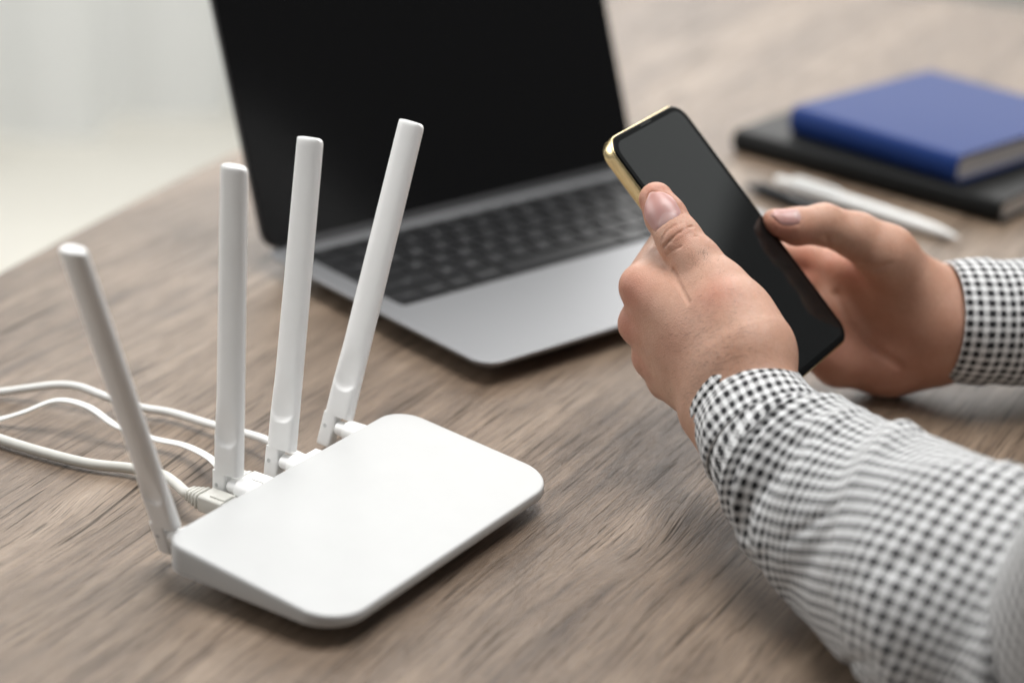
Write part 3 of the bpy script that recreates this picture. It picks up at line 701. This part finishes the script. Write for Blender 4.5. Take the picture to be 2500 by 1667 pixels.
H2.chain([E_(2060, 790, 1.09, 12), E_(1962, 700, 1.088, 9.8), Q_(20, -24, -19, 8.2), Q_(2, -16, -16, 7.4)], [10, 3, 3])
H2.chain([E_(2045, 840, 1.085, 12), E_(1962, 775, 1.080, 9.6), Q_(16, -44, -18.5, 8.0), Q_(-2, -36, -16, 7.2)], [10, 3, 3])
H2.chain([E_(2050, 880, 1.08, 12), E_(1970, 850, 1.072, 9.2), Q_(8, -64, -18.0, 7.6), Q_(-8, -58, -15.5, 6.8)], [10, 3, 3])
lines2 = [([(2016, 578), (2024, 596), (2012, 606)], 1.2, 0.9), ([(2040, 720), (2070, 790), (2130, 850), (2195, 892)], 2.2, 1.3), ([(2088, 640), (2130, 655), (2175, 645)], 1.6, 0.6)]
H2.carve = [(path_on(H2, px), w, dp) for px, w, dp in lines2]
H2.chain([E_(2105, 665, 1.085, 13), E_(2000, 648, 1.094, 10)], 8)
H2.bulge = [(H2.hit(2012, 505), 8, 0.6)]
H2.red = [(H2.hit(1900, 575), 12, 0.75), (H2.hit(1950, 595), 10, 0.6), (H2.hit(1965, 650), 14, 0.6), (H2.hit(2030, 640), 10, 0.45), (H2.hit(2080, 660), 14, 0.5), (H2.hit(2150, 900), 45, 0.4), (H2.hit(2050, 850), 30, 0.4)]
H2.dark = [(H2.hit(2200, 760), 30, 0.25)]

def nail(H, tip, root, nrm, hw, name_parent, label):
    """nail plate that follows the finger surface between tip and root (mm)"""
    ax = root - tip; L = np.linalg.norm(ax); ax /= L; nrm = nrm - ax * (nrm @ ax); nrm /= np.linalg.norm(nrm); sd = np.cross(ax, nrm)
    NU, NV = 17, 15; pts = np.zeros((NV, NU, 3)); uvs = []
    for j in range(NV):
        v = j / (NV - 1)
        tipw = min(1.0, math.sqrt(max(0.0, 1 - (1 - min(1, v / 0.42)) ** 2)) * 0.62 + 0.38)
        for i in range(NU):
            u = -1 + 2 * i / (NU - 1)
            w = hw * tipw * (1.0 - 0.10 * max(0, (v - 0.75)) / 0.25)
            vv = v * L - (1 - v) * 0.0 + (L * 0.10) * (u * u) * (1 - v) * 1.3 - (L * 0.08) * (u * u) * v
            pts[j, i] = tip + ax * vv + sd * (u * w); uvs.append((u, v))
    P = pts.reshape(-1, 3) + nrm * 9
    for _ in range(60):
        f = H.sdf(P); P = P - nrm * np.clip(f - 0.18, -1.5, 1.5)[:, None] * 0.6
    Uv = np.array(uvs); P = P + nrm * (0.25 * (1 - np.abs(Uv[:, 0]) ** 3) * np.clip((1 - Uv[:, 1]) * 4, 0, 1) - 0.55 * (np.abs(Uv[:, 0]) > 0.99) - 0.55 * (Uv[:, 1] > 0.99) - 0.45 * (Uv[:, 1] < 0.01))[:, None]
    V = [Vector(p / 1000) for p in P]; V = [PINV @ v for v in V]
    Fs = [(j * NU + i, j * NU + i + 1, (j + 1) * NU + i + 1, (j + 1) * NU + i) for j in range(NV - 1) for i in range(NU - 1)]
    me = mesh(V, Fs); uvl = me.uv_layers.new(name='UVMap')
    for lp_ in me.loops: uvl.data[lp_.index].uv = uvs[lp_.vertex_index]
    o = link('thumbnail', me, NAIL, name_parent, label=label)
    border = [P[j * NU] for j in range(NV - 1, -1, -1)] + [P[i] for i in range(NU)] + [P[j * NU + NU - 1] for j in range(NV)]
    rootl = [P[(NV - 1) * NU + i] for i in range(NU)]
    return o, border[::2], rootl[::2]
SKIN, NAIL = skin(), nailmat()
tocam = lambda p: (CAM * 1000 - p) / np.linalg.norm(CAM * 1000 - p)
# nails first (they follow the plain surface), then the fold of skin round them is carved and swollen
t1, r1 = H1.hit(1588, 470), H1.hit(1632, 540)
n1, bd1, rt1 = nail(H1, t1, r1, tocam(t1) + 0.10 * RT, 8.0, person, 'thumbnail of the near hand')
t2, r2 = H2.hit(1881, 525), H2.hit(1956, 524)
n2, bd2, rt2 = nail(H2, t2, r2, tocam(t2) * 0.45 + np.array([0, 0, 1.0]), 4.6, person, 'thumbnail of the far hand')
H1.carve += [(bd1, 0.55, 0.55), (rt1, 0.5, 0.4)]; H2.carve += [(bd2, 0.6, 0.5), (rt2, 0.5, 0.4)]
VV, FF, RR = [], [], []
for H, vox in ((H1, 0.75), (H2, 1.0)):
    V, q = H.surface(vox); r_, d_ = H.paint(V)
    FF.append(q + sum(len(x) for x in VV)); VV.append(V); RR.append(np.stack([r_, d_, np.zeros_like(r_), np.ones_like(r_)], 1))
V = np.concatenate(VV) / 1000 - np.array(person.location); Fq = np.concatenate(FF); RR = np.concatenate(RR)
me = bpy.data.meshes.new('shape'); me.vertices.add(len(V)); me.vertices.foreach_set('co', V.ravel())
me.loops.add(Fq.size); me.loops.foreach_set('vertex_index', Fq.ravel().astype(np.int32))
me.polygons.add(len(Fq)); me.polygons.foreach_set('loop_start', np.arange(0, Fq.size, 4, dtype=np.int32)); me.update(calc_edges=True); me.validate()
ca = me.attributes.new('redness', 'FLOAT_COLOR', 'POINT'); ca.data.foreach_set('color', RR.astype(np.float32).ravel())
link('body', me, SKIN, person)

# fine hair on the back of the near hand
def hairs(H, n):
    rnd = random.Random(3); V, Fs = [], []
    while len(V) < n * 6:
        u, v = rnd.uniform(1560, 1880), rnd.uniform(600, 1060)
        a = rnd.random()
        dens = max(math.exp(-((u - 1745) / 85) ** 2 - ((v - 850) / 110) ** 2), 0.9 * math.exp(-((u - 1710) / 26) ** 2 - ((v - 640) / 24) ** 2), math.exp(-((u - 1690) / 70) ** 2 - ((v - 960) / 70) ** 2))
        if a > dens: continue
        p = H.hit(u, v)
        if np.linalg.norm(p / 1000 - at(u, v, 0.94)) > 0.05: continue
        f0 = H.sdf(p[None])[0]; nr = np.array([H.sdf((p + e)[None])[0] - f0 for e in np.eye(3) * 0.2]); nr /= np.linalg.norm(nr)
        if abs(f0) > 0.5: continue
        g = -RT * 1.0 + DN * rnd.gauss(0.12, 0.22) + np.array([0, 0, 0.0])
        if v < 690: g = -DN + RT * rnd.gauss(0.25, 0.3)
        g = g - nr * (g @ nr); g /= np.linalg.norm(g); sd = np.cross(g, nr)
        Ln = rnd.uniform(1.6, 4.2); w = 0.040; b = len(V)
        for t, h, ww in ((0, -0.1, 1), (0.5, 0.22, 0.8), (1.0, 0.30 + rnd.random() * 0.25, 0.25)):
            c = p + g * Ln * t + nr * h + sd * 0.25 * t * t * rnd.gauss(0, 1)
            if t: c = c - nr * (H.sdf(c[None])[0] - h)
            V += [c + sd * w * ww + nr * w * 0.4, c - sd * w * ww + nr * w * 0.4]
        Fs += [(b, b + 1, b + 3, b + 2), (b + 2, b + 3, b + 5, b + 4)]
    V = [np.array(q) / 1000 - np.array(person.location) for q in V]
    o = part('arm_hair', (V, Fs), simple('dark_hair', (0.035, 0.020, 0.013), 0.5), person, deg=180, kind='stuff')
hairs(H1, 480)
# --- sleeves
def sleeve(secs, mat, name, parent, folds, s_len=None, nth=200, ns=150, up_hint=None, clampz=True, rim=False, uvoff=0.0, shear=0.0, vs=1.0):
    """secs: (centre, radius across, radius in depth); first one is the hand end. theta = 0 faces up_hint"""
    cs = catmull([s[0] for s in secs], 24); rs = catmull([np.array([s[1], s[2], 0]) for s in secs], 24)
    seg = np.r_[0, np.cumsum(np.linalg.norm(np.diff(cs, axis=0), axis=1))]; L = seg[-1]
    ss = np.linspace(0, L, ns)
    cs = np.stack([np.interp(ss, seg, cs[:, i]) for i in range(3)], 1); rs = np.stack([np.interp(ss, seg, rs[:, i]) for i in range(2)], 1)
    T = np.gradient(cs, axis=0); T /= np.linalg.norm(T, axis=1)[:, None]
    V = []; UV = []
    th = np.linspace(-math.pi, math.pi, nth)
    for i in range(ns):
        a = up_hint - T[i] * (up_hint @ T[i]); a /= np.linalg.norm(a); b = np.cross(T[i], a)
        disp = np.zeros(nth)
        for (s0, sl, t0, w, wt, amp) in folds:
            dt = (th - t0 + math.pi) % (2 * math.pi) - math.pi
            x = (ss[i] - s0 - sl * dt) / w
            disp += amp * np.exp(-x * x) * np.exp(-(dt / wt) ** 2)
        r1_ = rs[i, 0] + disp; r2_ = rs[i, 1] + disp
        P = cs[i] + np.cos(th)[:, None] * a * r2_[:, None] + np.sin(th)[:, None] * b * r1_[:, None]
        if clampz: P[:, 2] = np.where(P[:, 2] < 0.0012, 0.0012 + 0.0 * P[:, 2], P[:, 2])
        V.append(P); rr = 0.5 * (rs[i, 0] + rs[i, 1])
        UV.append(np.stack([th * rr + shear * ss[i], vs * ss[i] + uvoff - shear * 0.5 * th * rr], 1))
    if rim:      # turn the hand-end edge inwards so the cloth has thickness
        base = V[0].copy(); inner = []
        for dr, dz in ((-0.0002, -0.0007), (-0.0010, -0.0011), (-0.0019, -0.0006), (-0.0023, 0.004), (-0.0030, 0.018)):
            rad = base - cs[0]; ln = np.linalg.norm(rad, axis=1)[:, None]
            inner.append(cs[0] + rad * (1 + dr / ln) + T[0] * dz)
        V = inner[::-1] + V; UV = [UV[0] + np.array([0, dz]) for dz in (-0.026, -0.011, -0.004, -0.002, -0.0008)] + UV
    n0 = len(V); V = np.concatenate(V); UV = np.concatenate(UV)
    Fs = [(i * nth + j, i * nth + j + 1, (i + 1) * nth + j + 1, (i + 1) * nth + j) for i in range(n0 - 1) for j in range(nth - 1)]
    me = bpy.data.meshes.new('shape'); Vl = V - np.array(person.location)
    me.from_pydata(Vl.tolist(), [], Fs); me.update()
    uvl = me.uv_layers.new(name='UVMap'); vi = np.zeros(len(me.loops), np.int32); me.loops.foreach_get('vertex_index', vi)
    uvl.data.foreach_set('uv', UV[vi].astype(np.float32).ravel())
    return link(name, me, mat, parent)
CHK = gingham('checked_cotton', 0.0057)
CHK2 = gingham('checked_cotton_cuff', 0.0046)
CHK3 = gingham('checked_cotton_far', 0.0054)
def tc(p): return (CAM - p) / np.linalg.norm(CAM - p)
random.seed(11)
S1 = [(at(1870, 1058, .9165), 0.0284, 0.0275), (at(1893, 1095, .909), 0.0316, 0.0302), (at(1918, 1120, .904), 0.0362, 0.0330), (at(2010, 1205, .884), 0.0415, 0.036), (at(2165, 1318, .855), 0.0485, 0.042), (at(2330, 1440, .822), 0.053, 0.046), (at(2480, 1570, .806), 0.052, 0.046), (at(2640, 1720, .79), 0.050, 0.046)]
folds1 = [(0.022, 0.004, 0.1, 0.0045, 1.4, -0.0046), (0.032, 0.008, 0.2, 0.005, 1.4, 0.0042), (0.043, -0.006, 0.6, 0.005, 0.8, -0.0028), (0.052, 0.012, -0.4, 0.006, 1.0, 0.0030),
          (0.064, 0.016, -0.9, 0.007, 0.8, -0.0026), (0.075, 0.020, -0.9, 0.008, 0.8, 0.0034), (0.088, -0.02, 0.5, 0.010, 0.8, -0.0028), (0.105, 0.03, 0.1, 0.012, 0.9, 0.003),
          (0.135, 0.03, 0.6, 0.010, 0.9, 0.004), (0.168, 0.030, 0.2, 0.009, 1.4, 0.0070), (0.190, 0.030, 0.2, 0.009, 1.6, -0.006), (0.125, -0.03, -1.0, 0.012, 0.7, 0.004)]
for _ in range(16):
    folds1.append((random.uniform(0.035, 0.2), random.uniform(-0.02, 0.03), random.uniform(-2.2, 2.2), random.uniform(0.005, 0.011), random.uniform(0.3, 0.8), random.uniform(-0.0022, 0.0022)))
for _ in range(14):
    folds1.append((random.uniform(0.03, 0.15), random.choice((-1, 1)) * random.uniform(0.01, 0.04), random.uniform(-1.6, 1.6), random.uniform(0.0025, 0.005), random.uniform(0.25, 0.6), random.choice((-1, 1)) * random.uniform(0.001, 0.0022)))
upA = tc(S1[2][0])
sl1 = sleeve(S1, CHK, 'shirt_sleeve', person, folds1, up_hint=upA, nth=220, ns=240, shear=0.35, vs=1.5)
cuffsec = [(at(1820, 978, .933), 0.0272, 0.0272), (at(1842, 1013, .926), 0.0287, 0.0282), (at(1864, 1050, .918), 0.0305, 0.0298), (at(1884, 1082, .912), 0.0317, 0.0305), (at(1887, 1087, .911), 0.0296, 0.0288)]
cf = [(0.0042, 0.0, 0.0, 0.0009, 9.0, -0.0007), (0.030, 0.0, 0.0, 0.0010, 9.0, -0.0006), (0.006, 0.002, 0.2, 0.003, 2.5, -0.0007), (0.020, 0.012, 0.6, 0.004, 0.7, 0.0016), (0.030, -0.01, -0.6, 0.005, 0.7, -0.0012), (0.004, 0.0, 1.5, 0.012, 0.7, 0.0010), (0.015, 0.0, -1.3, 0.012, 0.5, -0.0015)]
sleeve(cuffsec, CHK2, 'cuff', sl1, cf, up_hint=upA, nth=200, ns=110, rim=True, uvoff=0.0012)
S2 = [(at(2308, 782, 1.080), 0.0312, 0.0305), (at(2360, 784, 1.082), 0.0322, 0.0315), (at(2425, 786, 1.085), 0.0328, 0.032), (at(2520, 786, 1.089), 0.034, 0.033), (at(2620, 780, 1.096), 0.036, 0.034), (at(2760, 770, 1.105), 0.038, 0.036)]
folds2 = [(0.03, 0.01, 0.3, 0.006, 1.2, 0.002), (0.05, -0.01, -0.4, 0.007, 1.0, -0.002), (0.02, 0.01, 1.0, 0.008, 0.6, 0.0015)]
upB = tc(S2[1][0])
sl2 = sleeve(S2[1:], CHK3, 'shirt_sleeve', person, folds2, up_hint=upB, nth=160, ns=80)
sleeve([(S2[0][0], 0.0312, 0.0308), (S2[0][0] * 0.5 + S2[1][0] * 0.5, 0.0325, 0.0318), (S2[1][0], 0.0335, 0.0328), (S2[1][0] * 0.4 + S2[2][0] * 0.6, 0.034, 0.0333)], CHK3, 'cuff', sl2, [(0.012, 0.01, 0.5, 0.005, 0.8, 0.001)], up_hint=upB, nth=140, ns=40, rim=True)

# --- the rest of the person, sitting at the table to the right of the frame
def tube(name, secs, mat, parent, **kw):
    return sleeve(secs, mat, name, parent, [], up_hint=np.array([-0.6, -0.6, 0.5]), nth=72, ns=60, clampz=False, **kw)
eL, eR = S1[-1][0], S2[-1][0]
shL, shR = np.array([0.45, 0.46, 0.35]), np.array([0.66, 0.88, 0.34])
tube('shirt_sleeve', [(at(2600, 1950, .81), 0.046, 0.046), (at(2650, 1760, .805), 0.048, 0.048), (at(2735, 1510, .755), 0.047, 0.047), (at(2900, 1285, .705), 0.047, 0.047), (at(3150, 1030, .66), 0.050, 0.050), (shL * 0.6 + at(3150, 1030, .66) * 0.4, 0.058, 0.06), (shL, 0.066, 0.07), (shL * 0.7 + shR * 0.3, 0.05, 0.07)], CHK, person, shear=0.2)
tube('shirt_sleeve', [(S2[-2][0], 0.034, 0.033), (S2[-1][0], 0.038, 0.037), (eR + [0.12, 0.02, 0.01], 0.05, 0.05), (eR * 0.4 + shR * 0.6 + [0.06, 0.03, -0.03], 0.056, 0.056), (shR, 0.066, 0.07), (shR * 0.7 + shL * 0.3, 0.05, 0.07)], CHK, person)
cx = (shL + shR) / 2; ax_ = (shR - shL); ax_[2] = 0; ax_ /= np.linalg.norm(ax_); fc = np.array([-ax_[1], ax_[0], 0.0])
tor = []
for z, hw_, hd_, lean in ((-0.32, 0.17, 0.125, 0.05), (-0.2, 0.165, 0.125, 0.04), (-0.05, 0.185, 0.128, 0.02), (0.10, 0.215, 0.13, 0.0), (0.2, 0.225, 0.12, -0.005), (0.26, 0.215, 0.10, 0.0), (0.31, 0.16, 0.085, 0.005), (0.34, 0.09, 0.07, 0.01), (0.365, 0.062, 0.064, 0.02)):
    tor.append([np.array([cx[0], cx[1], z]) - fc * lean + ax_ * hw_ * math.copysign(abs(math.cos(a)) ** 0.85, math.cos(a)) + fc * hd_ * math.copysign(abs(math.sin(a)) ** 0.85, math.sin(a)) - np.array(person.location) for a in np.linspace(0, 2 * math.pi, 64, endpoint=False)])
tv, tf = loft(tor, cap0=True, cap1=False)
tm = mesh(tv, tf); uvl = tm.uv_layers.new(name='UVMap')
for lp_ in tm.loops:
    k = lp_.vertex_index % 64; uvl.data[lp_.index].uv = (k / 64 * 1.05, float(tv[lp_.vertex_index][2]))
link('shirt', tm, CHK, person)
hd = cx + np.array([0, 0, 0.52]) - np.array([0, 0, cx[2]]) + fc * 0.05
h_ = Hand(); h_.phonecut = lambda P, d: d
Hc = lambda f, x, z, r: (hd + fc * f + ax_ * x + np.array([0, 0, z]), r)
h_.chain([Hc(-0.05, 0, -0.20, 58), Hc(-0.03, 0, -0.08, 56)], 20)
h_.chain([Hc(-0.03, 0, 0.025, 80), Hc(0.015, 0, 0.02, 76)], 25)
h_.chain([Hc(0.02, 0, -0.03, 62), Hc(0.045, 0, -0.085, 34)], 25)
h_.chain([Hc(0.088, 0, 0.0, 9), Hc(0.105, 0, -0.035, 13)], 10)
for e in (-1, 1):
    h_.chain([Hc(-0.01, e * 0.082, 0.0, 10), Hc(-0.015, e * 0.088, -0.03, 8)], 5)
    h_.chain([Hc(0.082, e * 0.032, 0.018, 9), Hc(0.078, e * 0.05, 0.018, 8)], 8)
V, q = h_.surface(4.0); hm = mesh(V / 1000 - np.array(person.location), q)
link('head', hm, SKIN, person)
h2 = Hand(); h2.phonecut = lambda P, d: d
h2.chain([Hc(-0.045, 0, 0.035, 84), Hc(0.0, 0, 0.042, 80)], 20); h2.chain([Hc(-0.06, 0, -0.04, 60), Hc(-0.05, 0, 0.0, 70)], 20)
V, q = h2.surface(4.0); link('hair', mesh(V / 1000 - np.array(person.location), q), simple('dark_brown_hair', (0.02, 0.013, 0.009), 0.5), person)
